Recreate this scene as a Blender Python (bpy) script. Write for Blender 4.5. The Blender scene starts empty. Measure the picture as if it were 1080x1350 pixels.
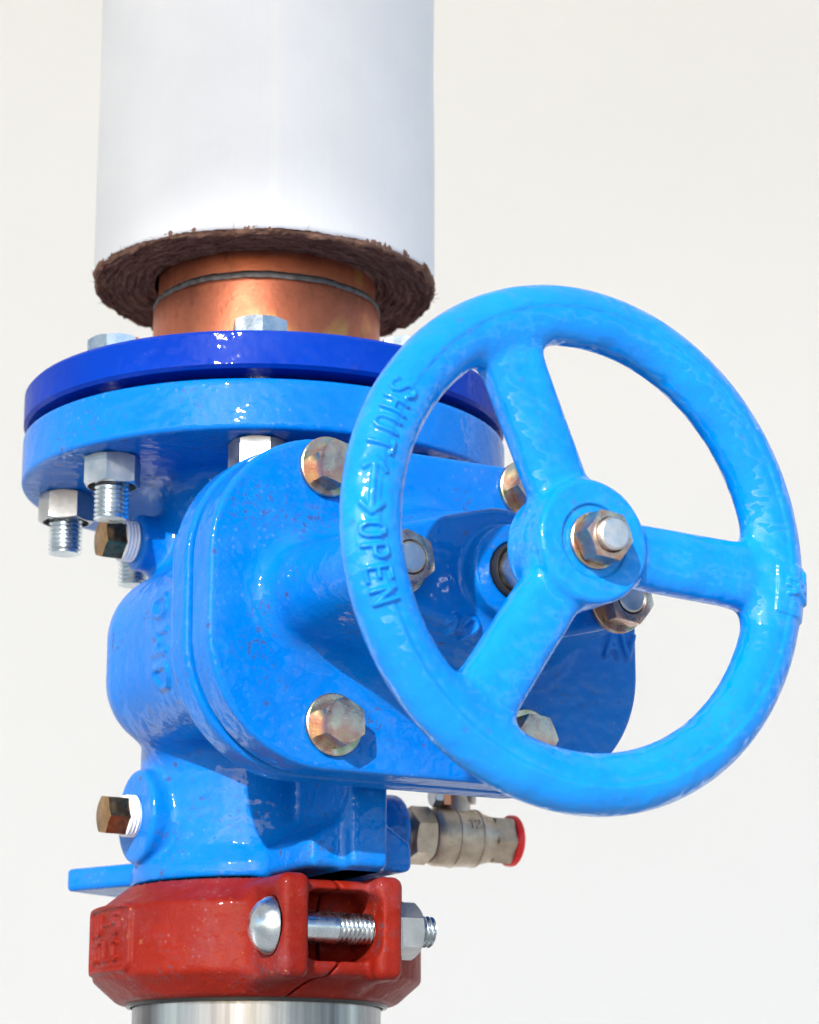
import bpy, math, random
import numpy as np
from mathutils import noise as mn
from mathutils import Vector, Matrix
random.seed(7); np.random.seed(7)
R = math.radians
MM = 0.001
sc = bpy.context.scene

# ------------------------------------------------------------------ camera, world, sun, exposure
CAM_D, CAM_PITCH = 1178.0, R(14.5)
cam = bpy.data.cameras.new('camera'); cam_o = bpy.data.objects.new('camera', cam)
sc.collection.objects.link(cam_o); sc.camera = cam_o
cam_o.location = (66.5*MM, -CAM_D*math.cos(CAM_PITCH)*MM, -CAM_D*math.sin(CAM_PITCH)*MM)
cam_o.rotation_euler = (R(90)+CAM_PITCH, 0, 0)
cam.sensor_fit = 'HORIZONTAL'; cam.sensor_width = 36.0; cam.lens = 3400.0/1080.0*36.0
cam.clip_start = 0.05; cam.clip_end = 200.0
cam.dof.use_dof = True; cam.dof.focus_distance = 1.02; cam.dof.aperture_fstop = 20.0

SUN_AZ, SUN_EL = -16.0, 24.0          # azimuth measured from the camera side, minus = to the left
sun_dir = Vector((math.sin(R(SUN_AZ))*math.cos(R(SUN_EL)), -math.cos(R(SUN_AZ))*math.cos(R(SUN_EL)), math.sin(R(SUN_EL))))
sun = bpy.data.lights.new('sun', 'SUN'); sun_o = bpy.data.objects.new('sun', sun); sc.collection.objects.link(sun_o)
sun.energy = 2.9; sun.angle = R(0.9); sun.color = (1.0, 0.975, 0.945)
sun_o.rotation_euler = sun_dir.to_track_quat('Z', 'Y').to_euler(); sun_o.location = sun_dir*3

w = bpy.data.worlds.new('World'); sc.world = w; w.use_nodes = True
nt = w.node_tree; bg = nt.nodes['Background']
sky = nt.nodes.new('ShaderNodeTexSky'); sky.sky_type = 'NISHITA'; sky.sun_disc = False
sky.sun_elevation = R(SUN_EL); sky.sun_rotation = math.atan2(sun_dir.x, sun_dir.y)
sky.air_density = 0.85; sky.dust_density = 0.6; sky.ozone_density = 1.2
nt.links.new(sky.outputs[0], bg.inputs[0]); bg.inputs[1].default_value = 0.15
sc.view_settings.view_transform = 'Standard'; sc.view_settings.look = 'None'
sc.view_settings.exposure = 1.0; sc.view_settings.gamma = 1.0

# ------------------------------------------------------------------ materials
def inp(n, name, v):
    if name in n.inputs: n.inputs[name].default_value = v
class MatB:
    def __init__(s, name):
        s.m = bpy.data.materials.new(name); s.m.use_nodes = True
        s.t = s.m.node_tree; s.b = s.t.nodes['Principled BSDF']
        s.co = s.t.nodes.new('ShaderNodeTexCoord').outputs['Object']
    def n(s, kind, **kw):
        q = s.t.nodes.new(kind)
        for k, v in kw.items(): setattr(q, k, v)
        return q
    def link(s, a, b): s.t.links.new(a, b)
    def mapping(s, scale=(1,1,1), src=None):
        q = s.n('ShaderNodeMapping'); q.inputs['Scale'].default_value = scale
        s.link(src or s.co, q.inputs['Vector']); return q.outputs[0]
    def noise(s, scale, detail=3, rough=.55, vec=None, dist=0):
        q = s.n('ShaderNodeTexNoise'); q.inputs['Scale'].default_value = scale
        q.inputs['Detail'].default_value = detail; q.inputs['Roughness'].default_value = rough
        q.inputs['Distortion'].default_value = dist
        s.link(vec or s.co, q.inputs['Vector']); return q.outputs['Fac']
    def voro(s, scale, vec=None, rnd=1.0):
        q = s.n('ShaderNodeTexVoronoi'); q.inputs['Scale'].default_value = scale
        q.inputs['Randomness'].default_value = rnd
        s.link(vec or s.co, q.inputs['Vector']); return q
    def ramp(s, f, stops):
        q = s.n('ShaderNodeValToRGB'); e = q.color_ramp.elements
        while len(e) < len(stops): e.new(.5)
        for i, (p, c) in enumerate(stops):
            e[i].position = p; e[i].color = (c, c, c, 1) if isinstance(c, (int, float)) else (*c, 1)
        s.link(f, q.inputs[0]); return q.outputs[0]
    def math(s, op, a, b):
        q = s.n('ShaderNodeMath', operation=op)
        for i, v in enumerate((a, b)):
            if isinstance(v, (int, float)): q.inputs[i].default_value = v
            else: s.link(v, q.inputs[i])
        return q.outputs[0]
    def mix(s, f, a, b):
        q = s.n('ShaderNodeMix', data_type='RGBA')
        for i, v in ((0, f), (6, a), (7, b)):
            if isinstance(v, (int, float)): q.inputs[i].default_value = v
            elif isinstance(v, tuple): q.inputs[i].default_value = (*v, 1)
            else: s.link(v, q.inputs[i])
        return q.outputs[2]
    def bump(s, h, strength, dist, prev=None):
        q = s.n('ShaderNodeBump'); q.inputs['Strength'].default_value = strength
        q.inputs['Distance'].default_value = dist; s.link(h, q.inputs['Height'])
        if prev is not None: s.link(prev, q.inputs['Normal'])
        return q.outputs[0]
    def out(s, color=None, rough=None, normal=None, metal=0, spec=.5, coat=0, coat_rough=.05, coat_normal=None):
        for nm, v in (('Base Color', color), ('Roughness', rough), ('Normal', normal)):
            if v is None: continue
            if isinstance(v, (int, float)): s.b.inputs[nm].default_value = v
            elif isinstance(v, tuple): s.b.inputs[nm].default_value = (*v, 1)
            else: s.link(v, s.b.inputs[nm])
        inp(s.b, 'Metallic', metal); inp(s.b, 'Specular IOR Level', spec)
        inp(s.b, 'Coat Weight', coat); inp(s.b, 'Coat Roughness', coat_rough)
        if coat and normal is not None: s.link(coat_normal or normal, s.b.inputs['Coat Normal'])
        return s.m

def paint(name, base, base2, dirt=.5, specks=.5, peel=.5, rough=.36, coat=.40, spec=.03, grain=.38, chip=(.055, .035, .04)):
    b = MatB(name)
    # broad tone drift and thin dust film
    col = b.mix(b.ramp(b.noise(22, 4), [(.35, 0), (.7, 1)]), base, base2)
    dustf = b.math('MULTIPLY', b.ramp(b.noise(30, 8, .7), [(.50, 0), (.78, 1)]), .09*dirt)
    col = b.mix(dustf, col, (.25, .30, .40))
    # brown-grey grime gathered in patches, built from fine grain inside broad blobs
    grime = b.math('MULTIPLY', b.ramp(b.noise(45, 3), [(.54, 0), (.68, 1)]), b.ramp(b.noise(380, 4, .7), [(.53, 0), (.60, 1)]))
    col = b.mix(b.math('MULTIPLY', grime, .8*dirt), col, (.05, .042, .055))
    # dark round splashes
    v = b.voro(88); spot = b.ramp(b.math('ADD', v.outputs['Distance'], b.math('MULTIPLY', b.noise(500, 3), .12)), [(.13, 1), (.20, 0)])
    keep = b.ramp(b.noise(30, 2), [(.50, 0), (.54, 1)])
    col = b.mix(b.math('MULTIPLY', b.math('MULTIPLY', spot, keep), .75*specks), col, chip)
    if name == 'red_paint':
        cm_ = b.ramp(b.noise(210, 5, .75), [(.64, 0), (.67, 1)]); ck = b.ramp(b.noise(28, 2), [(.46, 0), (.56, 1)])
        col = b.mix(b.math('MULTIPLY', b.math('MULTIPLY', cm_, ck), .8), col, (.30, .16, .07))
    # pale pinkish dust specks
    v2 = b.voro(300); sp2 = b.ramp(v2.outputs['Distance'], [(.05, 1), (.28, 0)])
    keep2 = b.ramp(b.noise(60, 2), [(.50, 0), (.6, 1)])
    col = b.mix(b.math('MULTIPLY', b.math('MULTIPLY', sp2, keep2), .13*specks), col, (.40, .34, .40))
    h1 = b.noise(230, 1.5, .5); h2 = b.noise(750, 3, .65); h3 = b.noise(60, 2, .5)
    wav = b.bump(h3, .4*peel, .004); nrm = b.bump(h1, .22*peel, .0016, wav); nrm = b.bump(h2, grain, .0006, nrm); h4 = b.noise(150, 1, .4); cn = b.bump(h4, .5*peel, .0026, b.bump(h1, .22*peel, .0014, wav))
    rr = b.ramp(b.math('ADD', b.math('MULTIPLY', grime, .5), dustf), [(0, rough), (.5, min(1, rough+.35))])
    return b.out(col, rr, nrm, spec=spec, coat=coat, coat_rough=.055, coat_normal=cn)

def metal(name, base, base2, rough=.3, scale=60, bump=.15, stretch=(1,1,1), metallic=1.0):
    b = MatB(name); vec = b.mapping(stretch)
    col = b.mix(b.ramp(b.noise(scale, 5, .6, vec), [(.38, 0), (.64, 1)]), base, base2)
    nrm = b.bump(b.noise(scale*8, 3, .6, vec), bump, .0004)
    rr = b.ramp(b.noise(scale*1.7, 4, .6, vec), [(.3, max(.05, rough-.1)), (.7, rough+.14)])
    return b.out(col, rr, nrm, metal=metallic)

M = {}
M['blue'] = paint('blue_paint', (.0, .126, .49), (.0, .152, .55), dirt=.8, specks=.9, peel=.6)
M['wheel_blue'] = paint('handwheel_blue_paint', (.0, .18, .62), (.0, .225, .69), dirt=.3, specks=.3, peel=1.0, rough=.3, coat=.75, grain=.22)
M['dark_blue'] = paint('deep_blue_paint', (.0, .026, .29), (.0, .034, .33), dirt=.3, specks=.2, peel=.5, rough=.4, coat=.18, spec=.02, grain=.08)
M['red'] = paint('red_paint', (.16, .006, .002), (.24, .012, .003), dirt=1.0, specks=.9, peel=.8, rough=.55, spec=.12, coat=.10, grain=.5, chip=(.07, .02, .015))
M['zinc'] = metal('zinc_plate', (.46, .52, .55), (.62, .67, .70), .26, 90)
M['zinc_dull'] = metal('dull_galvanising', (.40, .41, .41), (.54, .55, .55), .40, 70)
M['stainless'] = metal('brushed_steel', (.13, .13, .135), (.46, .455, .46), .26, 38, .25, (1, 1, .03))
M['turned'] = metal('turned_steel', (.56, .55, .54), (.70, .69, .68), .38, 150)
M['brass'] = metal('nickelled_brass', (.40, .33, .25), (.52, .44, .35), .40, 160, .5)
M['bronze_plug'] = metal('tarnished_bronze', (.42, .24, .09), (.16, .08, .03), .34, 110, .3)
M['copper'] = None
# yellow-passivated bolts: iridescent patches of gold, rose and green
b = MatB('yellow_passivated_zinc')
irid = b.n('ShaderNodeValToRGB'); e = irid.color_ramp.elements
for i, (p, c) in enumerate([(.30, (.48, .41, .24)), (.44, (.46, .27, .22)), (.55, (.54, .50, .39)), (.66, (.30, .35, .18)), (.78, (.34, .19, .13))]):
    if i >= len(e): e.new(.9)
for i, (p, c) in enumerate([(.30, (.48, .41, .24)), (.44, (.46, .27, .22)), (.55, (.54, .50, .39)), (.66, (.30, .35, .18)), (.78, (.34, .19, .13))]):
    e[i].position = p; e[i].color = (*c, 1)
b.link(b.noise(75, 3, .5), irid.inputs[0])
M['passivated'] = b.out(irid.outputs[0], b.ramp(b.noise(200, 4), [(.3, .2), (.7, .42)]), b.bump(b.noise(900, 3), .2, .0004), metal=.95)
# copper
b = MatB('aged_copper'); vec = b.mapping((1, 1, .5))
c1 = b.mix(b.ramp(b.noise(26, 5, .65, vec), [(.35, 0), (.68, 1)]), (.58, .185, .10), (.36, .11, .06))
stn = b.ramp(b.noise(240, 6, .8, vec), [(.55, 0), (.66, 1)])
c1 = b.mix(b.math('MULTIPLY', stn, .55), c1, (.20, .08, .05))
ylw = b.ramp(b.noise(17, 3, .5, vec, .8), [(.58, 0), (.62, 1)])
c1 = b.mix(b.math('MULTIPLY', ylw, .5), c1, (.62, .36, .10))
M['copper'] = b.out(c1, b.ramp(b.noise(60, 4), [(.3, .38), (.7, .56)]), b.bump(b.noise(500, 3), .2, .0005), metal=1.0)
M['solder'] = metal('grey_solder', (.20, .19, .19), (.11, .10, .10), .55, 200, .5)
b = MatB('black_rubber'); M['rubber'] = b.out((.012, .012, .013), .32, b.bump(b.noise(600, 2), .1, .0003))
b = MatB('thread_tape'); M['tape'] = b.out((.74, .76, .80), .55, b.bump(b.noise(500, 3), .4, .0008))
b = MatB('red_plastic'); M['red_plastic'] = b.out((.85, .005, .006), .3, b.bump(b.noise(300, 2), .1, .0004))
b = MatB('orange_plate'); M['orange'] = b.out(b.mix(b.noise(150, 4), (.65, .22, .08), (.75, .40, .26)), .4, None, metal=.5)
# insulation jacket: faint woven cloth under thin coating
b = MatB('white_jacket')
wv = b.noise(1, 3, .6, b.mapping((900, 900, 12))); wh = b.noise(1, 3, .6, b.mapping((12, 12, 900)))
col = b.mix(b.ramp(b.noise(14, 4), [(.4, 0), (.7, 1)]), (.725, .73, .75), (.785, .79, .805))
col = b.mix(b.math('MULTIPLY', b.ramp(wv, [(.45, 0), (.62, 1)]), .06), col, (.62, .64, .70))
nr = b.bump(wv, .10, .0005); nr = b.bump(wh, .05, .0004, nr); nr = b.bump(b.noise(18, 3), .25, .004, nr)
M['jacket'] = b.out(col, .62, nr, spec=.3)
# mineral wool: fibres run round the pipe
b = MatB('brown_mineral_wool')
sx = b.n('ShaderNodeSeparateXYZ'); b.link(b.co, sx.inputs[0])
rad = b.math('SQRT', b.math('ADD', b.math('MULTIPLY', sx.outputs[0], sx.outputs[0]), b.math('MULTIPLY', sx.outputs[1], sx.outputs[1])), 0)
ang = b.math('ARCTAN2', sx.outputs[1], sx.outputs[0])
cx = b.n('ShaderNodeCombineXYZ'); b.link(b.math('MULTIPLY', rad, 520), cx.inputs[0]); b.link(b.math('MULTIPLY', ang, 4.5), cx.inputs[1]); b.link(b.math('MULTIPLY', sx.outputs[2], 300), cx.inputs[2])
fib = b.noise(1, 6, .7, cx.outputs[0], .6)
col = b.mix(b.ramp(fib, [(.33, 0), (.68, 1)]), (.06, .026, .017), (.40, .225, .165))
col = b.mix(b.ramp(b.noise(40, 4), [(.5, 0), (.75, .5)]), col, (.22, .13, .10))
M['wool'] = b.out(col, .95, b.bump(fib, .9, .003), spec=.1)
# wall plaster and yard surface
b = MatB('warm_white_render'); col = b.mix(b.ramp(b.noise(1.3, 5), [(.3, 0), (.7, 1)]), (.85, .845, .835), (.88, .875, .865))
M['wall'] = b.out(col, .85, b.bump(b.noise(60, 5), .15, .004), spec=.2)
b = MatB('pale_concrete'); col = b.mix(b.ramp(b.noise(2.5, 6), [(.3, 0), (.7, 1)]), (.40, .395, .385), (.47, .465, .455))
M['ground'] = b.out(col, .9, b.bump(b.noise(40, 6), .3, .01), spec=.2)

# ------------------------------------------------------------------ object helpers
def link(o, parent=None):
    sc.collection.objects.link(o)
    if parent is not None: o.parent = parent
    return o
def mesh(name, verts, faces, smooth=True):
    me = bpy.data.meshes.new(name)
    me.from_pydata([tuple(v) for v in verts], [], [tuple(f) for f in faces]) if not isinstance(verts, np.ndarray) else None
    if isinstance(verts, np.ndarray):
        nv, nf = len(verts), len(faces); k = faces.shape[1]
        me.vertices.add(nv); me.vertices.foreach_set('co', verts.astype(np.float32).ravel())
        me.loops.add(nf*k); me.loops.foreach_set('vertex_index', faces.astype(np.int32).ravel())
        me.polygons.add(nf); me.polygons.foreach_set('loop_start', np.arange(0, nf*k, k, dtype=np.int32))
        me.update(calc_edges=True)
    me.polygons.foreach_set('use_smooth', [smooth]*len(me.polygons))
    me.validate(); me.update()
    return me
def obj(name, me, mat, parent=None, loc=(0,0,0), rot=None, mtx=None):
    o = bpy.data.objects.new(name, me); link(o, parent)
    if mat is not None and not me.materials: me.materials.append(mat)
    if mtx is not None: o.matrix_local = mtx
    else:
        o.location = Vector(loc)*MM
        if rot: o.rotation_euler = rot
    return o
def tag(o, label, cat, group=None, kind=None):
    if kind: o['kind'] = kind; 
    if cat: o['category'] = cat
    if label: o['label'] = label
    if group: o['group'] = group
    return o
def empty(name, label, cat, loc=(0,0,0), rotz=0):
    o = bpy.data.objects.new(name, None); o.empty_display_size = .02; link(o)
    o.location = Vector(loc)*MM; o.rotation_euler = (0, 0, rotz)
    return tag(o, label, cat)
def sharp(me, deg=35):
    me.set_sharp_from_angle(angle=R(deg)); return me

class MB:
    """collects lathes, prisms and threads in mm, builds one mesh"""
    def __init__(s): s.v = []; s.f = []
    def add(s, vs, fs, mtx=None):
        k = len(s.v)
        for p in vs:
            p = Vector(p)
            if mtx is not None: p = mtx @ p
            s.v.append(p)
        s.f += [tuple(i+k for i in f) for f in fs]
    def lathe(s, prof, n=64, mtx=None, closed=False):
        vs, fs = [], []
        for (r, z) in prof:
            for i in range(n):
                a = 2*math.pi*i/n; vs.append((r*math.cos(a), r*math.sin(a), z))
        m = len(prof)
        for j in range(m if closed else m-1):
            for i in range(n):
                a, b_ = j*n+i, j*n+(i+1) % n; c, d = ((j+1) % m)*n+(i+1) % n, ((j+1) % m)*n+i
                fs.append((a, b_, c, d))
        if not closed:
            if prof[0][0] > 1e-6: fs.append(tuple(range(n-1, -1, -1)))
            if prof[-1][0] > 1e-6: fs.append(tuple((m-1)*n+i for i in range(n)))
        s.add(vs, fs, mtx); return s
    def hexa(s, af, h, hole=0, top=True, bot=False, z0=0, mtx=None, cham=.55, sides=6):
        """hexagon prism with the turned 30 degree chamfer, side arcs included"""
        a = af/2; k = 8; n = sides*k; ring = []
        for i in range(n):
            t = (i % k)/k*2*math.pi/sides - math.pi/sides
            rr = a/math.cos(t); ring.append((2*math.pi*i/n - math.pi/sides, rr))
        def zt(rr): return h - max(0, rr-a*1.0)*cham
        def zb(rr): return max(0, rr-a*.985)*cham if bot else 0
        rows = []
        fl = a*.955
        if bot: rows.append([(fl*math.cos(x), fl*math.sin(x), 0) for x, r_ in ring])
        rows.append([(r_*math.cos(x), r_*math.sin(x), zb(r_)) for x, r_ in ring])
        rows.append([(r_*math.cos(x), r_*math.sin(x), zt(r_) if top else h) for x, r_ in ring])
        if top: rows.append([(fl*math.cos(x), fl*math.sin(x), h) for x, r_ in ring])
        if hole:
            rows.append([(hole*1.08*math.cos(x), hole*1.08*math.sin(x), h) for x, r_ in ring])
            rows.append([(hole*math.cos(x), hole*math.sin(x), h-hole*.1) for x, r_ in ring])
            rows.append([(hole*math.cos(x), hole*math.sin(x), 0) for x, r_ in ring])
        vs = [(x, y, z+z0) for row in rows for x, y, z in row]; fs = []
        for j in range(len(rows)-1):
            for i in range(n): fs.append((j*n+i, j*n+(i+1) % n, (j+1)*n+(i+1) % n, (j+1)*n+i))
        if not hole:
            fs.append(tuple(range(n-1, -1, -1))); fs.append(tuple((len(rows)-1)*n+i for i in range(n)))
        s.add(vs, fs, mtx); return s
    def thread(s, r, z0, z1, pitch=2.0, depth=1.05, n=36, mtx=None):
        """helical thread from z0 (free end) to z1"""
        per = 6; m = max(3, int(abs(z1-z0)/pitch*per)); vs, fs = [], []
        for j in range(m+1):
            z = z0+(z1-z0)*j/m
            for i in range(n):
                a = 2*math.pi*i/n; ph = (z/pitch + i/n) % 1.0
                d = abs(ph-.5)*2; rr = r-depth*min(1, max(0, (d-.12)/.72))
                if j == 0: rr = r-depth*1.15
                vs.append((rr*math.cos(a), rr*math.sin(a), z))
        for j in range(m):
            for i in range(n): fs.append((j*n+i, j*n+(i+1) % n, (j+1)*n+(i+1) % n, (j+1)*n+i))
        fs.append(tuple(range(n-1, -1, -1))); fs.append(tuple(m*n+i for i in range(n)))
        s.add(vs, fs, mtx); return s
    def mesh(s, name, deg=35):
        import bmesh
        me = bpy.data.meshes.new(name)
        me.from_pydata([tuple(p*MM) for p in s.v], [], s.f)
        bm = bmesh.new(); bm.from_mesh(me); bmesh.ops.recalc_face_normals(bm, faces=bm.faces); bm.to_mesh(me); bm.free()
        me.polygons.foreach_set('use_smooth', [True]*len(me.polygons))
        sharp(me, deg); me.update(); return me

def frame(origin, zaxis, roll=0.0):
    """matrix (mm to m) whose z axis points along zaxis"""
    z = Vector(zaxis).normalized(); q = z.to_track_quat('Z', 'Y').to_matrix().to_4x4()
    return Matrix.Translation(Vector(origin)*MM) @ q @ Matrix.Rotation(roll, 4, 'Z')

# ------------------------------------------------------------------ implicit castings
def length(*a):
    return np.sqrt(sum(x*x for x in a))
def smin(a, b, k):
    if k <= 0: return np.minimum(a, b)
    h = np.clip(.5+.5*(b-a)/k, 0, 1); return b*(1-h)+a*h-k*h*(1-h)
def smax(a, b, k): return -smin(-a, -b, k)
def box(x, y, z, c, h, r=0):
    q = [abs(x-c[0])-(h[0]-r), abs(y-c[1])-(h[1]-r), abs(z-c[2])-(h[2]-r)]
    return length(*[np.maximum(t, 0) for t in q])+np.minimum(np.maximum(np.maximum(q[0], q[1]), q[2]), 0)-r
def rbox2(x, z, c, h, r):
    q = [abs(x-c[0])-(h[0]-r), abs(z-c[1])-(h[1]-r)]
    return length(np.maximum(q[0], 0), np.maximum(q[1], 0))+np.minimum(np.maximum(q[0], q[1]), 0)-r
def extr(d2, w_, r):
    """round-edged extrusion of 2D distance d2 with |thickness| distance w_"""
    a, b_ = d2+r, w_+r
    return np.minimum(np.maximum(a, b_), 0)+length(np.maximum(a, 0), np.maximum(b_, 0))-r
def cyl(x, y, z, c, ax, rad, l0, l1, r=1.0):
    """capped cylinder from point c along unit ax, between l0 and l1"""
    px, py, pz = x-c[0], y-c[1], z-c[2]
    t = px*ax[0]+py*ax[1]+pz*ax[2]
    d = np.sqrt(np.maximum(px*px+py*py+pz*pz-t*t, 0))
    return extr(d-rad, abs(t-(l0+l1)/2)-(l1-l0)/2, r)
def seg2(x, y, a, b_):
    ax_, ay = x-a[0], y-a[1]; bx, by = b_[0]-a[0], b_[1]-a[1]
    h = np.clip((ax_*bx+ay*by)/max(1e-9, bx*bx+by*by), 0, 1)
    return length(ax_-bx*h, ay-by*h)
GL = {  # stroke glyphs in a 0..0.7 by 0..1 cell
 'S': [[(.62,.86),(.45,1),(.2,1),(.04,.84),(.1,.62),(.55,.42),(.64,.2),(.5,0),(.2,0),(.02,.14)]],
 'H': [[(0,0),(0,1)],[(.6,0),(.6,1)],[(0,.5),(.6,.5)]],
 'U': [[(0,1),(0,.25),(.12,.05),(.3,0),(.5,.05),(.62,.25),(.62,1)]],
 'T': [[(0,1),(.66,1)],[(.33,1),(.33,0)]],
 'O': [[(.15,.04),(.0,.3),(0,.7),(.15,.96),(.48,.96),(.62,.7),(.62,.3),(.48,.04),(.15,.04)]],
 'P': [[(0,0),(0,1),(.45,1),(.6,.85),(.6,.65),(.45,.5),(0,.5)]],
 'E': [[(.6,1),(0,1),(0,0),(.6,0)],[(0,.5),(.5,.5)]],
 'N': [[(0,0),(0,1),(.6,0),(.6,1)]],
 'A': [[(0,0),(.32,1),(.64,0)],[(.14,.38),(.5,.38)]],
 'V': [[(0,1),(.32,0),(.64,1)]],
 'K': [[(0,0),(0,1)],[(.6,1),(.02,.45),(.6,0)]],
 'L': [[(0,1),(0,0),(.55,0)]],
 'C': [[(.6,.85),(.42,1),(.18,1),(.02,.8),(.02,.2),(.18,0),(.42,0),(.6,.15)]],
 'G': [[(.6,.85),(.42,1),(.18,1),(.02,.8),(.02,.2),(.18,0),(.45,0),(.6,.2),(.6,.48),(.35,.48)]],
 'M': [[(0,0),(0,1),(.33,.4),(.66,1),(.66,0)]],
 'D': [[(0,0),(0,1),(.35,1),(.6,.75),(.6,.25),(.35,0),(0,0)]],
 '1': [[(.1,.78),(.35,1),(.35,0)]],
 '2': [[(.04,.8),(.2,1),(.45,1),(.6,.8),(.55,.58),(.03,0),(.62,0)]],
 '4': [[(.45,0),(.45,1),(0,.33),(.62,.33)]],
 '5': [[(.56,1),(.08,1),(.05,.56),(.4,.6),(.6,.42),(.58,.14),(.4,0),(.05,.04)]],
 '-': [[(.08,.5),(.52,.5)]], ' ': [],
 '<>': [[(.45,1),(0,.5),(.45,0)],[(0,.5),(2.6,.5)],[(2.15,1),(2.6,.5),(2.15,0)]],
}
def strokes(txt, h, adv=.92, x0=0, y0=0, sx=1.0):
    out = []; x = x0
    for ch in txt:
        for pl in GL[ch]:
            for p, q in zip(pl, pl[1:]): out.append(((x+p[0]*h*sx, y0+p[1]*h), (x+q[0]*h*sx, y0+q[1]*h)))
        x += h*adv
    return out
def relief(d, X, Y, segs, wid, hgt, mask):
    """raise surface by hgt along strokes of half-width wid where mask true"""
    idx = np.nonzero(mask)[0]
    if len(idx) == 0: return d
    x, y = X[idx], Y[idx]; m = np.full(len(idx), 1e3, np.float32)
    for a, b_ in segs: m = np.minimum(m, seg2(x, y, a, b_))
    t = np.clip(1-(m-wid*.45)/(wid*.9), 0, 1); t = t*t*(3-2*t)
    d = d.copy(); d[idx] -= hgt*t; return d

def isosurf(f, lo, hi, h):
    """surface nets of f(x,y,z)<0 (flat arrays), sparse by blocks; returns verts (mm), quads"""
    lo = np.array(lo, np.float32); n = (np.ceil((np.array(hi)-lo)/h/8).astype(int))*8
    B = 8; nb = n//B
    bi = np.stack(np.meshgrid(*[np.arange(k) for k in nb], indexing='ij'), -1).reshape(-1, 3)
    cen = lo+(bi*B+B/2)*h
    dc = f(*[cen[:, i].astype(np.float32) for i in range(3)])
    vol = np.empty(tuple(n), np.float32).reshape(nb[0], B, nb[1], B, nb[2], B)
    vol[:] = np.sign(dc).reshape(tuple(nb))[:, None, :, None, :, None]*1e3
    act = np.nonzero(abs(dc) < B*h*.87+3.5)[0]
    off = np.stack(np.meshgrid(*[np.arange(B)]*3, indexing='ij'), -1).reshape(-1, 3)
    for s0 in range(0, len(act), 1500):
        a = act[s0:s0+1500]
        p = lo+(bi[a][:, None, :]*B+off[None])*np.float32(h)
        p = p.reshape(-1, 3).astype(np.float32)
        d = f(p[:, 0], p[:, 1], p[:, 2]).reshape(len(a), B, B, B)
        for q, blk in zip(bi[a], d): vol[q[0], :, q[1], :, q[2], :] = blk
    vol = vol.reshape(tuple(n)); ins = vol < 0
    c = ins[:-1, :-1, :-1].astype(np.int8)
    c = sum(ins[i:n[0]-1+i, j:n[1]-1+j, k:n[2]-1+k].astype(np.int8) for i in (0, 1) for j in (0, 1) for k in (0, 1))
    cells = np.argwhere((c > 0) & (c < 8))
    ids = np.full(tuple(np.array(n)-1), -1, np.int32); ids[tuple(cells.T)] = np.arange(len(cells))
    acc = np.zeros((len(cells), 3)); cnt = np.zeros(len(cells))
    corner = {}
    for i in (0, 1):
        for j in (0, 1):
            for k in (0, 1): corner[i, j, k] = vol[cells[:, 0]+i, cells[:, 1]+j, cells[:, 2]+k]
    for ax in range(3):
        for u_ in (0, 1):
            for v_ in (0, 1):
                c0 = [0, 0, 0]; o = [t for t in range(3) if t != ax]; c0[o[0]] = u_; c0[o[1]] = v_
                c1 = list(c0); c1[ax] = 1
                a, b_ = corner[tuple(c0)], corner[tuple(c1)]; m = (a < 0) != (b_ < 0)
                t = np.clip(a[m]/(a[m]-b_[m]), 0, 1); pt = np.tile(np.array(c0, float), (m.sum(), 1)); pt[:, ax] += t
                acc[m] += pt; cnt[m] += 1
    P_ = lo+(cells+acc/cnt[:, None])*h
    # two Newton steps on to the true surface
    for _ in range(2):
        x, y, z = [P_[:, i].astype(np.float64) for i in range(3)]; e_ = .15
        d0 = f(x, y, z)
        g = np.stack([f(x+e_, y, z)-f(x-e_, y, z), f(x, y+e_, z)-f(x, y-e_, z), f(x, y, z+e_)-f(x, y, z-e_)], -1)/(2*e_)
        gl = np.maximum((g*g).sum(1), .3)
        st = np.clip(d0/gl, -h*.5, h*.5)
        P_ = P_-g*st[:, None]*.8
    quads = []
    for ax in range(3):
        o = [t for t in range(3) if t != ax]
        sl0 = [slice(None)]*3; sl1 = [slice(None)]*3; sl0[ax] = slice(0, -1); sl1[ax] = slice(1, None)
        A, B_ = ins[tuple(sl0)], ins[tuple(sl1)]
        e2 = np.argwhere(A != B_); good = np.all(e2 > 0, axis=1) & np.all(e2 < np.array(n)-1, axis=1); e2 = e2[good]
        inn = A[tuple(e2.T)]
        def cell(du, dv):
            q = e2.copy(); q[:, o[0]] -= du; q[:, o[1]] -= dv; return ids[tuple(q.T)]
        q = np.stack([cell(0, 0), cell(1, 0), cell(1, 1), cell(0, 1)], -1)
        fl = inn if ax != 1 else ~inn
        q[fl] = q[fl][:, ::-1]
        q = q[(q >= 0).all(1)]; quads.append(q)
    return P_, np.concatenate(quads)
def cast(name, f, lo, hi, h, mat, parent, loc=(0,0,0), rot=None):
    v, q = isosurf(f, lo, hi, h)
    q = q[:, ::-1]
    return obj(name, mesh(name, np.ascontiguousarray(v*MM), np.ascontiguousarray(q)), mat, parent, loc, rot)

# ------------------------------------------------------------------ setting
wall = MB()
def box_mesh(x0, x1, y0, y1, z0, z1):
    m = MB(); v = [(x, y, z) for x in (x0, x1) for y in (y0, y1) for z in (z0, z1)]
    m.add(v, [(0,1,3,2), (4,6,7,5), (0,4,5,1), (2,3,7,6), (0,2,6,4), (1,5,7,3)]); return m
WALL_ROT = R(10)
wo = obj('rendered_wall', box_mesh(-6000, 6000, 0, 200, -1400, 4200).mesh('rendered_wall'), M['wall'], None, (600, 2100, 0), (0, 0, WALL_ROT))
tag(wo, 'plain off-white rendered wall filling the blurred background', 'wall')
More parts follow.
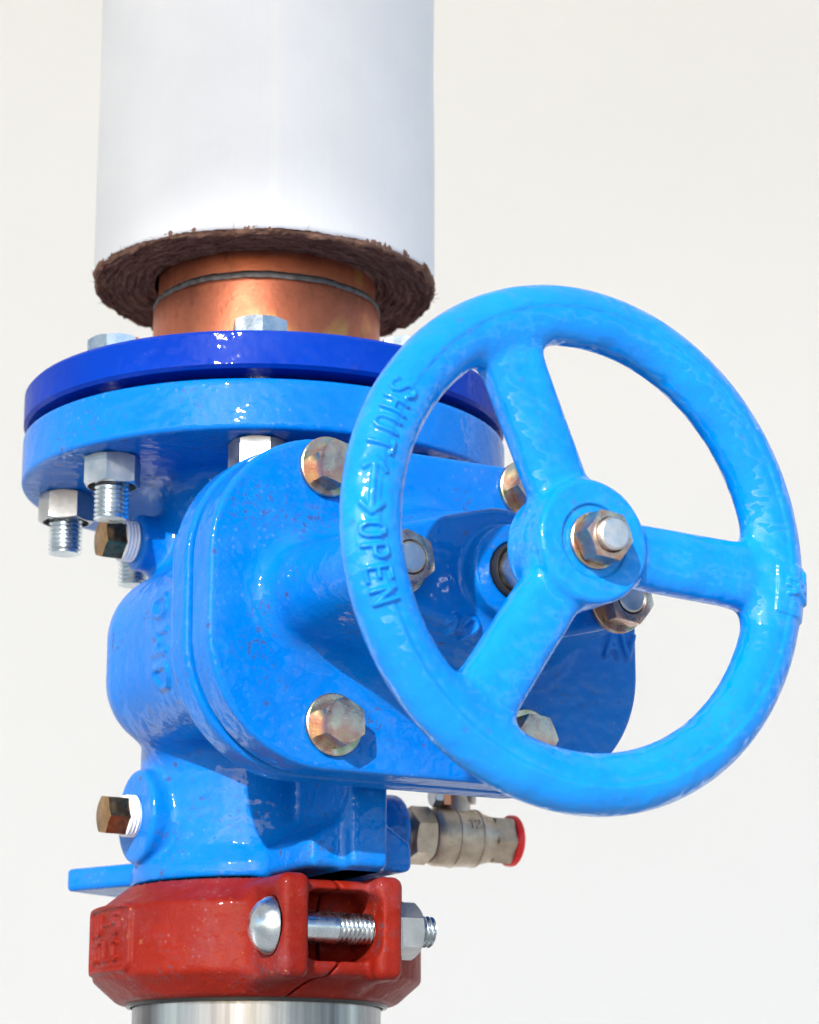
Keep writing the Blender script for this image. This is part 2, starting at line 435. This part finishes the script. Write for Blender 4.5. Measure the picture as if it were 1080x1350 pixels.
# unseen canopy, added to block the sun: its edge throws the soft shade that covers the wall and the insulated pipe
CAN_H = 2900.0; q0 = Vector((0, -79, 84)); tq = (CAN_H-q0.z)/sun_dir.z; e0 = q0+sun_dir*tq
cm = box_mesh(-6600, 7200, 0, 9500, 0, 160)
co_ = obj('shade_canopy', cm.mesh('shade_canopy'), M['wall'], None, e0, (0, 0, WALL_ROT))
tag(co_, 'unseen flat canopy added high overhead to shade the wall and the insulated pipe', 'canopy')
go = obj('ground', box_mesh(-40000, 40000, -40000, 40000, -1500, -1400).mesh('ground'), M['ground'])
go['kind'] = 'structure'

# ------------------------------------------------------------------ the valve
AZ = R(29.5)
SN, CS = math.sin(AZ), math.cos(AZ)
valve = empty('gate_valve', 'bright blue cast iron valve with a handwheel, bolted below the deep blue flange', 'valve', (0, 0, -168), AZ)
VZ = 168.0      # part meshes are in column coordinates; parts sit at +VZ inside the empty
def part(name, me, mat, par=None, mtx=None):
    o = obj(name, me, mat, par or valve)
    if mtx is not None: o.matrix_local = Matrix.Translation((0, 0, VZ*MM)) @ mtx
    else: o.location = (0, 0, VZ*MM)
    return o
def dirv(az_deg):            # unit vector in the valve frame for an azimuth measured from the camera side
    a = R(az_deg)-AZ; return (math.sin(a), -math.cos(a), 0.0)
PU, PL, PB, PG = dirv(-62), dirv(-62), dirv(115), dirv(-126)
ZS = -72.0
side_txt = strokes('AOMD', 13, 1.15)
def body(x, y, z):
    d = box(x, y, z, (1, -44, -77), (79.5, 60, 39), 30)
    # flared towards the bonnet joint
    fl = extr(rbox2(x, z, (3, -73), (90, 58), 52), abs(y+106)-9, 6); d = smin(d, fl, 14)
    rr = length(x, y)
    up = extr(rr-(50+np.clip((-z-20)/40, 0, 1)*3), abs(z+30)-40, 2); d = smin(d, up, 16)
    lo_ = extr(rr-(53.0+np.clip((z+158)/-8, 0, 1)*3.2), abs(z+127)-45, 2); d = smin(d, lo_, 12)
    # bonnet joint flange of the body
    bf = extr(rbox2(x, z, (6.6, -74), (100.5, 67.3), 52), abs(y+115.6)-7.4, 2); d = smin(d, bf, 5)
    # pipe flange with raised face and back hub
    fg = extr(rr-110, abs(z-18.7)-11.3, 2.2); d = smin(d, fg, 9)
    d = smin(d, extr(rr-78, abs(z-28)-4.6, .6), .5)
    d = smin(d, cyl(x, y, z, (0, 0, -21.5), PU, 12.5, 20, 63, 2.0), 7)
    d = smin(d, cyl(x, y, z, (0, 0, -143.2), PL, 20.5, 20, 59.5, 2.5), 3.5)
    d = smin(d, cyl(x, y, z, (0, 0, -143.6), PB, 17.5, 20, 67, 3.0), 4)
    # front rib under the bonnet with its flared foot
    d = smin(d, box(x, y, z, (1, -70, -128), (8.5, 31, 44), 2.5), 3.5)
    ft = smax(box(x, y, z, (1, -64, -158), (24, 30, 14), 3), (abs(x-1)*.55+(z+150)*.83)-4.0, 2); d = smin(d, ft, 5)
    # flat lug at the back left
    px = x*PG[0]+y*PG[1]; py = -x*PG[1]+y*PG[0]
    d = smin(d, box(px, py, z, (65, 0, -163.0), (32, 20, 5.2), 2.0), 3)
    m = (x < -60) & (y < -50) & (y > -76) & (abs(z+72) < 46) & (abs(d) < 6)
    d = relief(d, -z-46, y+71, side_txt, 1.3, 1.5, m)
    return d
cast('valve_body', body, (-118, -130, -174), (118, 118, 40), 1.25, M['blue'], valve, (0, 0, VZ))

txt12 = strokes('12', 9.5, .75, -25, -100)
txtY = strokes('AV', 10, .8, 90, -83)
def bonnet(x, y, z):
    s = -y
    o2 = rbox2(x, z, (7.0, -74), (99.5, 67), 52)
    pl = extr(o2, abs(s-133.4)-8.6, 1.8)
    # gland flange: hull of three circles, drawn out towards the joint
    zz = z-ZS; t = np.clip((208-s)/66, 0, 1)
    ax_ = abs(x-1)
    def tri(rc, re, L):
        # distance to the hull of circles rc at 0 and re at +-L
        k = (rc-re)/L; c_ = math.sqrt(1-k*k); az_ = abs(zz)
        proj = az_*k*-1+ax_*c_
        lat = ax_*k+az_*c_
        h_ = np.where(proj < 0, length(ax_, az_)-rc, np.where(proj > c_*L, length(ax_-L, az_)-re, lat-rc))
        return h_
    h2 = tri(27.0, 14.0, 50.0)-t*6.0
    gl_ = extr(h2, abs(s-169)-39, 3.0)*.97
    brl = extr(length(x-1, zz)-(30+10*np.clip((185-s)/40, 0, 1)), abs(s-162)-26, 5)
    gl_ = smin(gl_, brl, 5)
    d = smin(pl, gl_, 10)
    col_ = extr(length(x, zz)-18.5, abs(s-210)-7.5, 1.6); d = smin(d, col_, 3.5)
    d = smax(d, -extr(length(x, zz)-11.4, abs(s-216)-4.0, .3), .4)
    m = (s > 200) & (abs(d) < 5); d = relief(d, x, z, txt12, 1.15, 2.2, m)
    m = (s > 138) & (s < 150) & (abs(d) < 5); d = relief(d, x, z, txtY, 1.2, 2.0, m)
    return d
cast('bonnet', bonnet, (-100, -224, -148), (116, -120, 0), 1.1, M['blue'], valve, (0, 0, VZ))

# bonnet bolts
def rot_to(p, axis, roll=0): return frame(p, axis, roll)
FWD = (0, -1, 0)
def washer_mesh(ri, ro, t): return MB().lathe([(ri, 0), (ro-.3, 0), (ro, .3), (ro, t-.4), (ro-.5, t), (ri+.2, t), (ri, t-.2)], 48, closed=True).mesh('washer', 30)
wsh = washer_mesh(6.4, 12.4, 2.2)
hb = MB(); hb.hexa(16.8, 8.8, z0=2.2, cham=.34); hb.lathe([(6, -12), (6, 2.6)], 24); hb = hb.mesh('hex_bolt', 13)
for i, (x, z, roll) in enumerate([(-42, -19, 14), (51, -16, 40), (-38.5, -123, 3), (50, -121.5, 25)]):
    o = part('hex_bolt', hb, M['passivated'], None, rot_to((x, -142.1, z), FWD, R(roll)))
    wq = obj('washer', wsh, M['passivated'], o)
# gland studs and nuts
nutm = MB(); nutm.hexa(19, 9.5, hole=6.3, bot=True, z0=2.0, cham=.5); nutm = nutm.mesh('hex_nut', 24)
stm = MB(); stm.lathe([(0, 12.2), (5.2, 12.2), (6.0, 11.5), (6.0, -8)], 36); stm = stm.mesh('stud', 30)
for x, z, roll in [(-47, ZS-.5, 10), (51, ZS-5, 22)]:
    o = part('hex_nut', nutm, M['passivated'], None, rot_to((x, -208.2, z), FWD, R(roll)))
    obj('washer', wsh, M['passivated'], o); obj('stud', stm, M['zinc_dull'], o)
# body side nuts behind the joint flange (their heads peep out below)
nb_ = MB(); nb_.hexa(19, 9, z0=0, cham=.5); nb_ = nb_.mesh('joint_nut', 24)
for x, z in [(-41, -122), (49, -122)]:
    part('joint_nut', nb_, M['passivated'], None, rot_to((x, -107.8, z), (0, 1, 0), R(10)))
# stem and seal
sh = MB().lathe([(8.3, 200), (8.3, 256), (6.0, 257), (6.0, 288.2), (5.2, 289), (0, 289)], 48).mesh('stem', 30)
stem_ax = Vector((-2.6, -70.0, -.9)).normalized()
part('stem', sh, M['turned'], None, frame(Vector((0, -208, ZS))-stem_ax*208, stem_ax))
seal = MB().lathe([(8.4, 213), (8.4, 218.2), (9.2, 219.4), (10.2, 220.4), (11.2, 219), (11.2, 213)], 48, closed=True).mesh('stem_seal', 40)
part('stem_seal', seal, M['rubber'], None, rot_to((0, 0, ZS), FWD))

# handwheel
WS, WR, WM, WD = 266.0, 86.5, 11.7, 9.6; WX, WZ = -2.6, -72.9
SP = [113.2, -2.2, 235.6]
def ang(a0): return R(a0)
OPEN_, SHUT_ = strokes('OPEN', 9.0, .80, sx=.74), strokes('SHUT', 9.0, .80, sx=.74)
ARW = [(a, b_) for a, b_ in [((0, 5), (32, 5)), ((0, 5), (5.5, 10)), ((0, 5), (5.5, .5)), ((32, 5), (26.5, 10)), ((32, 5), (26.5, .5))]]
def wheel(x, y, z):
    s = -y-WS; x = x-WX; zz = z-WZ; rho = length(x, zz); th = np.arctan2(zz, x)
    a_in = WR-rho                                   # + towards the centre
    rm = length(a_in, s*WM/WD); phi = np.arctan2(a_in, s*WM/WD)
    step = .8*np.clip((phi+.20)/.12, 0, 1)*np.clip((2.6-phi)/.5, 0, 1)
    d = (rm-(WM-step))*(1-.16*np.cos(phi)**2)
    # pad with cast mark beside the right-hand spoke, raised on the outer front
    tp = (th-R(-5.5))*WR
    near = abs(d) < 6
    pq = np.maximum(abs(tp)-9.5, np.abs(phi+.42)*WM-9.6); pad = np.clip(.5-pq/1.0, 0, 1); d = d-.75*pad*(rm < WM+5)
    m = near & (abs(tp) < 12)
    ls = [((x0*.95-4.5, y0*.95-4.5), (x1*.95-4.5, y1*.95-4.5)) for (x0, y0), (x1, y1) in strokes('A', 9.5)] + [((-7, 3), (3, 5)), ((3, 5), (-2, -5))]
    d = relief(d, -tp, -(phi+.42)*WM, ls, 1.1, 1.2, m)
    # raised lettering on the left of the rim, read downwards, tops to the centre
    tt = np.where(th < 0, th+2*np.pi, th); lx = (tt-R(180))*(WR-1.5); ly = (phi+.30)*WM+4.5
    m = near & (s > -6) & (abs(lx) < 75)
    d = relief(d, lx-4.4, ly+1.2, OPEN_, .82, 1.5, m)
    d = relief(d, lx+46.6, ly+1.2, SHUT_, .82, 1.5, m)
    d = relief(d, lx+17.2, ly+1.2, [((a[0]*.56, a[1]*.85), (b_[0]*.56, b_[1]*.85)) for a, b_ in ARW], 1.1, 1.2, m)
    # spokes: flattened bars that swell at both ends
    for a in SP:
        ca, sa = math.cos(R(a)), math.sin(R(a)); q = x*ca+zz*sa; w_ = -x*sa+zz*ca
        sw = 12.0+.6*np.clip((q-20)/60, 0, 1)+4.0*np.clip((q-64)/16, 0, 1)**2
        e1 = (abs(w_/sw)**2.8+abs((s+1.5)/7.3)**2.8)**(1/2.8)
        bar = (e1-1)*7.3; bar = np.maximum(bar, np.maximum(8-q, q-WR))
        d = smin(d, bar, 4.5)
    hub = extr(rho-22.9, abs(s+3.2)-12.2, 2.2); d = smin(d, hub, 4.5)
    d = smax(d, -extr(rho-13.6, abs(s-14)-6.2, .6), 1.0)
    return d
hw = cast('handwheel', wheel, (-104, -286, ZS-104), (104, -246, ZS+104), .65, M['wheel_blue'], valve, (0, 0, VZ))
wn = MB(); wn.hexa(17.0, 9.5, hole=6.2, bot=True, z0=2.2, cham=.5); wn = wn.mesh('wheel_nut', 24)
o = part('wheel_nut', wn, M['passivated'], None, rot_to((WX, -273.9, WZ), FWD, R(24)))
obj('washer', washer_mesh(6.0, 10.4, 2.0), M['passivated'], o)

# screwed plugs with white tape
pm = MB(); pm.hexa(15.5, 9.5, z0=6.5, cham=.35, sides=6); pm.lathe([(6.5, -2), (6.5, 7)], 24); pm = pm.mesh('screw_plug', 24)
tm = MB(); tm.thread(9.2, 0, 6.6, 1.6, .8, 40); tm = tm.mesh('thread_tape', 50)
for (D_, zc, r0, roll) in [(PU, -21.5, 63, 12), (PL, -143.2, 58, 20)]:
    o = part('screw_plug', pm, M['bronze_plug'], None, frame((D_[0]*r0, D_[1]*r0, zc), D_, R(roll)))
    obj('thread_tape', tm, M['tape'], o)

# ------------------------------------------------------------------ upper flange with its bolts
fl = empty('pipe_flange', 'deep blue steel flange clamping the copper pipe to the top of the valve', 'flange', (0, 0, 33.6))
m = MB(); m.lathe([(50, 0), (78, 0), (78, 0.9), (108.4, .9), (110, 2.4), (110, 15.8), (108.6, 17.4), (58, 17.4), (52.5, 15)], 192, closed=True)
obj('flange_ring', m.mesh('flange_ring', 30), M['dark_blue'], fl)
hd = MB(); hd.hexa(22, 9.5, z0=17.5, cham=.5); hd.thread(7.6, -54, -26, 2.0, 1.0); hd.lathe([(7.0, -30), (7.0, 18)], 24); hd = hd.mesh('flange_bolt', 24)
nn = MB(); nn.hexa(22, 13, hole=7.3, bot=True, z0=0, cham=.5); nn = nn.mesh('hex_nut', 24)
for k in range(8):
    a = R(45*k+1.5)
    p = (90*math.sin(a), -90*math.cos(a), 0)
    ro = random.uniform(0, 1.0) if k else .15
    o = obj('flange_bolt', hd, M['zinc'], fl, p, (0, 0, ro))
    obj('hex_nut', nn, M['zinc_dull'], o, (0, 0, -39.4), (0, 0, random.uniform(0, 1)))

# ------------------------------------------------------------------ copper pipe
cp = empty('copper_pipe', 'tarnished copper pipe rising from the deep blue flange into the insulation', 'pipe', (0, 0, 51))
obj('pipe_wall', MB().lathe([(50.4, 40), (50.4, 520), (48, 520), (48, 40)], 128, closed=True).mesh('pipe_wall', 30), M['copper'], cp)
obj('socket', MB().lathe([(48.5, -6), (52.4, -6), (52.6, 10), (52.6, 42), (51.9, 44.5), (50.3, 46)], 128).mesh('socket', 40), M['copper'], cp)
v = MB(); pr = []
for k in range(160):
    a = 2*math.pi*k/160; dz = .35*math.sin(3*a+1)+.15*math.sin(11*a)+random.uniform(-.12, .12); rr = 52.6+random.uniform(-.2, .4)
    pr.append((a, dz, rr))
vs, fs = [], []
for (a, dz, rr) in pr:
    for (dr, z) in ((-2, 43.2), (-.2, 43.6), (.0, 45.2), (-.8, 46.8), (-2.2, 47.4)): vs.append(((rr+dr)*math.cos(a), (rr+dr)*math.sin(a), z+dz))
for k in range(160):
    for j in range(4): fs.append((k*5+j, ((k+1) % 160)*5+j, ((k+1) % 160)*5+j+1, k*5+j+1))
v.add(vs, fs); obj('solder_ring', v.mesh('solder_ring', 60), M['solder'], cp)

# ------------------------------------------------------------------ insulation
ins = empty('pipe_insulation', 'thick white wrapped insulation sleeve round the copper pipe, brown wool bared at its lower end', 'pipe insulation', (-1.2, 0, 107))
def n1(a, seed, k=5):
    r_ = random.Random(seed); return sum(r_.uniform(-1, 1)*math.sin((i+1)*a*(1 if i < 4 else 3)+r_.uniform(0, 6.3))/(1+i*.4) for i in range(k*2))
vs, fs = [], []; NA, NZ = 288, 60
for j in range(NZ+1):
    z = 430*(j/NZ)**1.3
    for i in range(NA):
        a = 2*math.pi*i/NA
        rr = 79.3+.16*n1(a+z*.004, 3)+.10*math.sin(z*.05+2*a)
        # lap seam of the wrap
        da = (a-R(-84.0)+math.pi) % (2*math.pi)-math.pi
        if 0 <= da < .9: rr += 1.3*(1-da/.9)
        zz = z
        if j == 0: zz = .9*math.sin(a*2+1)*.6+.35*n1(a*6, 5)+random.uniform(-.10, .10)
        vs.append((rr*math.cos(a), rr*math.sin(a), zz+1.2 if j == 0 else z+1.2))
for j in range(NZ):
    for i in range(NA): fs.append((j*NA+i, j*NA+(i+1) % NA, (j+1)*NA+(i+1) % NA, (j+1)*NA+i))
m = MB(); m.add(vs, fs); jo = obj('jacket', m.mesh('jacket', 180), M['jacket'], ins)
sd = jo.modifiers.new('thickness', 'SOLIDIFY'); sd.thickness = .0006; sd.offset = -1
# wool core: bottom annulus with ragged edge, up inside
vs, fs = [], []; NR = 40; NA = 560
rag = [-.2+1.5*math.exp(-((2*math.pi*i/NA-R(198))/.14)**2)+1.2*math.exp(-((2*math.pi*i/NA-R(345))/.12)**2)+n1(2*math.pi*i/NA*1.0, 14, 4)*.35+n1(2*math.pi*i/NA*5, 11, 6)*.26+random.uniform(-.12, .12) for i in range(NA)]
rag2 = [n1(2*math.pi*i/NA*2, 12, 4) for i in range(NA)]
for j in range(NR+3):
    for i in range(NA):
        a = 2*math.pi*i/NA
        if j <= NR:
            t = j/NR; r_ = 51.2+(79.4-51.2)*t
            lay = math.sin(t*38+1.2*math.sin(a*3)+rag2[i]*1.6)*.10+math.sin(t*83+a*2+rag2[i]*3)*.10+.5*n1(a*2+t*2.5, 21, 3)*t
            z = 1.0+lay-1.2*t+.8*math.sin(a*2+.5)*t+random.uniform(-.22, .22)-.8*math.exp(-((t-.9)/.12)**2)
            pv = Vector((r_*math.cos(a), r_*math.sin(a), 0))
            z += 2.2*mn.noise(pv/11)*t**1.5+1.1*mn.noise(Vector((r_/1.6, a*5, 3)))+.8*mn.noise(pv/2.6)*t+.5*mn.noise(pv/1.1)
            z -= 1.4*max(0, mn.noise(Vector((r_/4, a*3, 9))))*t
            if j >= NR-2: r_ += min(rag[i]+1.0*mn.noise(pv/5)+.6*mn.noise(pv/1.5), 1.5)
            if j == NR: z += 1.6+random.uniform(-.15, .15)
            z -= 3.2*max(0, math.cos(a-R(60)))*t
            notch = math.exp(-((((a-R(207)+math.pi) % (2*math.pi))-math.pi)/.05)**2)+.8*math.exp(-((((a-R(318)+math.pi) % (2*math.pi))-math.pi)/.04)**2)
            z += notch*2.0*max(0, t-.6); r_ -= notch*2.0*max(0, t-.8)
        elif j == NR+1: r_, z = 78.6, 6
        else: r_, z = 78.6, 60
        vs.append((r_*math.cos(a), r_*math.sin(a), z))
for j in range(NR+2):
    for i in range(NA): fs.append((j*NA+i, (j+1)*NA+i, (j+1)*NA+(i+1) % NA, j*NA+(i+1) % NA))
k0 = len(vs)   # torn fibres at the rim
m = MB(); m.add(vs, fs)
for q in range(70):
    a = random.uniform(0, 2*math.pi); L = random.uniform(1.2, 4.0); r0 = 79.2
    p = Vector((r0*math.cos(a), r0*math.sin(a), random.uniform(-.5, 1.0))); d_ = Vector((math.cos(a+random.uniform(-1.4, 1.4)), math.sin(a+random.uniform(-1.4, 1.4)), random.uniform(-.3, .7))).normalized()
    s_ = d_.cross(Vector((0, 0, 1))).normalized()*.12; pts = []
    for t in (0, .5, 1): c_ = p+d_*L*t+Vector((0, 0, .5*t*t)); pts += [c_+s_*(1-t*.6), c_-s_*(1-t*.6), c_+Vector((0, 0, .2*(1-t*.6)))]
    m.add(pts, [(0,1,4,3), (1,2,5,4), (2,0,3,5), (3,4,7,6), (4,5,8,7), (5,3,6,8)])
obj('wool_core', m.mesh('wool_core', 180), M['wool'], ins)

# ------------------------------------------------------------------ red grooved coupling
CA = R(24.0)
cpl = empty('pipe_coupling', 'red grooved pipe coupling clamped between the blue valve and the steel pipe', 'pipe coupling', (0, 0, -196), CA)
badge = strokes('AU-5', 8.0, 1.05, -17, 1.5)+strokes('STLC', 8.0, 1.05, -17, -9.5)
BA = R(-62)-CA      # badge azimuth in the coupling frame
def coupling(half):
    def f(x, y, z):
        rr = length(x, y); az = abs(z)
        zt = np.where(z > 0, z*1.0, z)
        # profile with chamfered shoulders
        a1 = rr-71.5; a2 = (rr-71.5)*.62+(z-11)*.78-1.0; a3 = (rr-71.5)*.66-(z+15)*.75-1.0; a4 = np.maximum(z-27.5, -z-26)
        d = smax(smax(smax(a1, a2, 1.2), a3, 1.2), a4, 1.5)
        # ears round the bolt
        ear = smin(box(x, y, z, (.5, -73, 0), (26, 17.5, 19.5), 4), smin(box(x, y, z, (-20.5, -79, 0), (6.5, 19.5, 21), 4.2), box(x, y, z, (20.8, -79, 0), (6.2, 19.5, 21), 4.2), 0), 3); d = smin(d, ear, 6)
        ear2 = box(x, y, z, (0, 78, -.5), (26, 20, 19), 5); d = smin(d, ear2, 6)
        d = smax(d, -box(x, y, z, (1.5, -100, 1.0), (16.0, 36, 14.5), 7), 1.2)
        # recess for the bolt head on the left ear
        px_ = x+36; d = smax(d, -(length(px_, (y+84), (z-.5))-15.5), 2.0)
        d = smax(d, -box(x, y, z, (41.0, -100, -.5), (14, 26, 11.5), 3), 2.0)
        # bore
        d = smax(d, -(rr-np.where(z > 20, 57.0, np.where(z < -20, 55.3, 57.5))), .5)
        # badge frame and figures
        th = np.arctan2(x, -y); tb = (th-BA)*71.5
        near = (abs(d) < 5) & (abs(tb) < 28)
        fr = abs(rbox2(tb, z, (0, -.5), (21.5, 13.5), 3.5)); t_ = np.clip(1-(fr-.5)/1.2, 0, 1)*near; d = d-1.9*t_
        d = relief(d, tb, z, badge, .9, 1.5, near)
        # the slit between the halves, slanting below the pocket
        sl = np.where(y < 0, x-2.5+np.clip((-z-13)*.9, 0, 20)+np.clip((z-14)*.5, 0, 20), x)
        return smax(d, (sl+.55) if half < 0 else (.55-sl), .6)
    return f
cast('coupling_half', coupling(-1), (-78, -104, -30), (8, 104, 30), 1.05, M['red'], cpl)
cast('coupling_half', coupling(1), (-24, -104, -30), (78, 104, 30), 1.05, M['red'], cpl)
# track bolt
bo = MB(); bo.lathe([(0, 0), (3, .25), (6.5, 1.5), (9.5, 3.9), (11.6, 7.4), (11.9, 8.8), (11.0, 9.6), (7, 9.8), (6.4, 12), (6.4, 37)], 48)
bo.thread(6.5, 80.5, 36.5, 2.0, 1.0); bo = bo.mesh('track_bolt', 40)
TB = frame((-35.5, -84.5, .3), (1, 0, 0))
o = obj('track_bolt', bo, M['zinc'], cpl, mtx=TB)
tn = MB(); tn.hexa(20.5, 12, hole=6.2, bot=True, z0=61.0, cham=.5); obj('hex_nut', tn.mesh('hex_nut', 24), M['zinc_dull'], o, rot=(0, 0, R(8)))
gk = MB().lathe([(55, -27.4), (56.6, -27.4), (57, -24), (55, -24)], 128, closed=True); obj('gasket_edge', gk.mesh('gasket_edge', 40), M['rubber'], cpl)

# ------------------------------------------------------------------ steel pipe
sp = MB().lathe([(51, -600), (54, -600), (54, -191), (51, -191)], 160, closed=True)
so = obj('steel_pipe', sp.mesh('steel_pipe', 30), M['stainless']); 
tag(so, 'bare brushed steel pipe emerging below the red coupling', 'pipe')

# ------------------------------------------------------------------ brass drain cock
bv = empty('drain_cock', 'small nickelled brass ball cock with a red end cap, right of the valve neck', 'ball valve')
a = R(115); bd = Vector((math.sin(a), -math.cos(a), 0))
bv.matrix_world = frame(bd*66.5+Vector((0, 0, -143.6)), bd)
# local x after track quat: find roll so local +Y is up
q = bv.matrix_world.to_3x3(); roll = math.atan2((q.transposed() @ Vector((0, 0, 1))).x, (q.transposed() @ Vector((0, 0, 1))).y)
bv.matrix_world = frame(bd*66.5+Vector((0, 0, -143.6)), bd, -roll)
m = MB(); m.thread(9.6, 7, -2, 1.8, .8); obj('nipple', m.mesh('nipple', 40), M['brass'], bv)
m = MB(); m.hexa(23, 10.5, top=True, bot=True, z0=5.5, cham=.45); obj('end_nut', m.mesh('end_nut', 24), M['brass'], bv, rot=(0, 0, R(12)))
m = MB(); m.lathe([(8, 15), (12.2, 16.5), (12.6, 17.2), (13.2, 18.5), (13.6, 20), (13.6, 26.8), (13.9, 27.2), (13.9, 28.2), (13.5, 28.8), (13.2, 33), (13.1, 38.4), (13.4, 38.8), (13.3, 39.8), (12.2, 40.6), (10.8, 46), (10.6, 47.5)], 72)
m.lathe([(7.2, 8), (7.0, 15), (6.0, 17), (5.5, 19)], 36, Matrix.Translation((0, 0, 30)) @ Matrix.Rotation(R(-90), 4, 'X'))
# raised size mark 1/2
for (p, q_) in strokes('1', 4.4, .8)+strokes('2', 4.4, .8, 3.4):
    pp = []
    for (tx, ty) in (p, q_):
        al = R(14)+ty/13.2; pp.append(Vector((-13.15*math.cos(al), 13.15*math.sin(al), 31.2+tx)))
    ln = (pp[1]-pp[0]).length
    if ln > .05:
        qm = Matrix.Translation(pp[0]) @ (pp[1]-pp[0]).to_track_quat('Z', 'Y').to_matrix().to_4x4()
        m.lathe([(0, -.4), (.45, -.2), (.5, 0), (.5, ln), (.45, ln+.2), (0, ln+.4)], 8, qm)
obj('valve_shell', m.mesh('valve_shell', 35), M['brass'], bv)
m = MB(); m.hexa(20.5, 10.5, top=True, bot=True, z0=46.5, cham=.45); obj('end_nut', m.mesh('end_nut', 24), M['brass'], bv, rot=(0, 0, R(40)))
m = MB(); m.lathe([(0, 56.9), (8, 56.9), (11.4, 56.7), (11.9, 57.4), (11.9, 59.6), (11.0, 60.6), (8.5, 60.6), (8, 59), (0, 59)], 56); obj('end_cap', m.mesh('end_cap', 40), M['red_plastic'], bv)
m = MB(); up = Matrix.Translation((0, 18, 30)) @ Matrix.Rotation(R(-90), 4, 'X')
m.lathe([(4.2, 0), (4.2, 11)], 24, up); m.hexa(9, 4, z0=6, mtx=up, bot=True); obj('spindle', m.mesh('spindle', 30), M['brass'], bv)
m = box_mesh(-7.5, 5, 13.9, 27, 20.8, 24.2); obj('lever', m.mesh('lever', 30), M['orange'], bv)
m = MB(); m.hexa(9, 4, bot=True, z0=16.2, mtx=Matrix.Translation((-4, 18, 0))); obj('lever_nut', m.mesh('lever_nut', 24), M['zinc_dull'], bv)
m = MB(); m.lathe([(0, 0), (2.4, .4), (2.6, 3), (2.6, 8), (0, 8.4)], 20, Matrix.Translation((0, 15.5, 38)) @ Matrix.Rotation(R(-90), 4, 'X')); obj('stop_pin', m.mesh('stop_pin', 30), M['brass'], bv)

sc.render.resolution_x = 819; sc.render.resolution_y = 1024
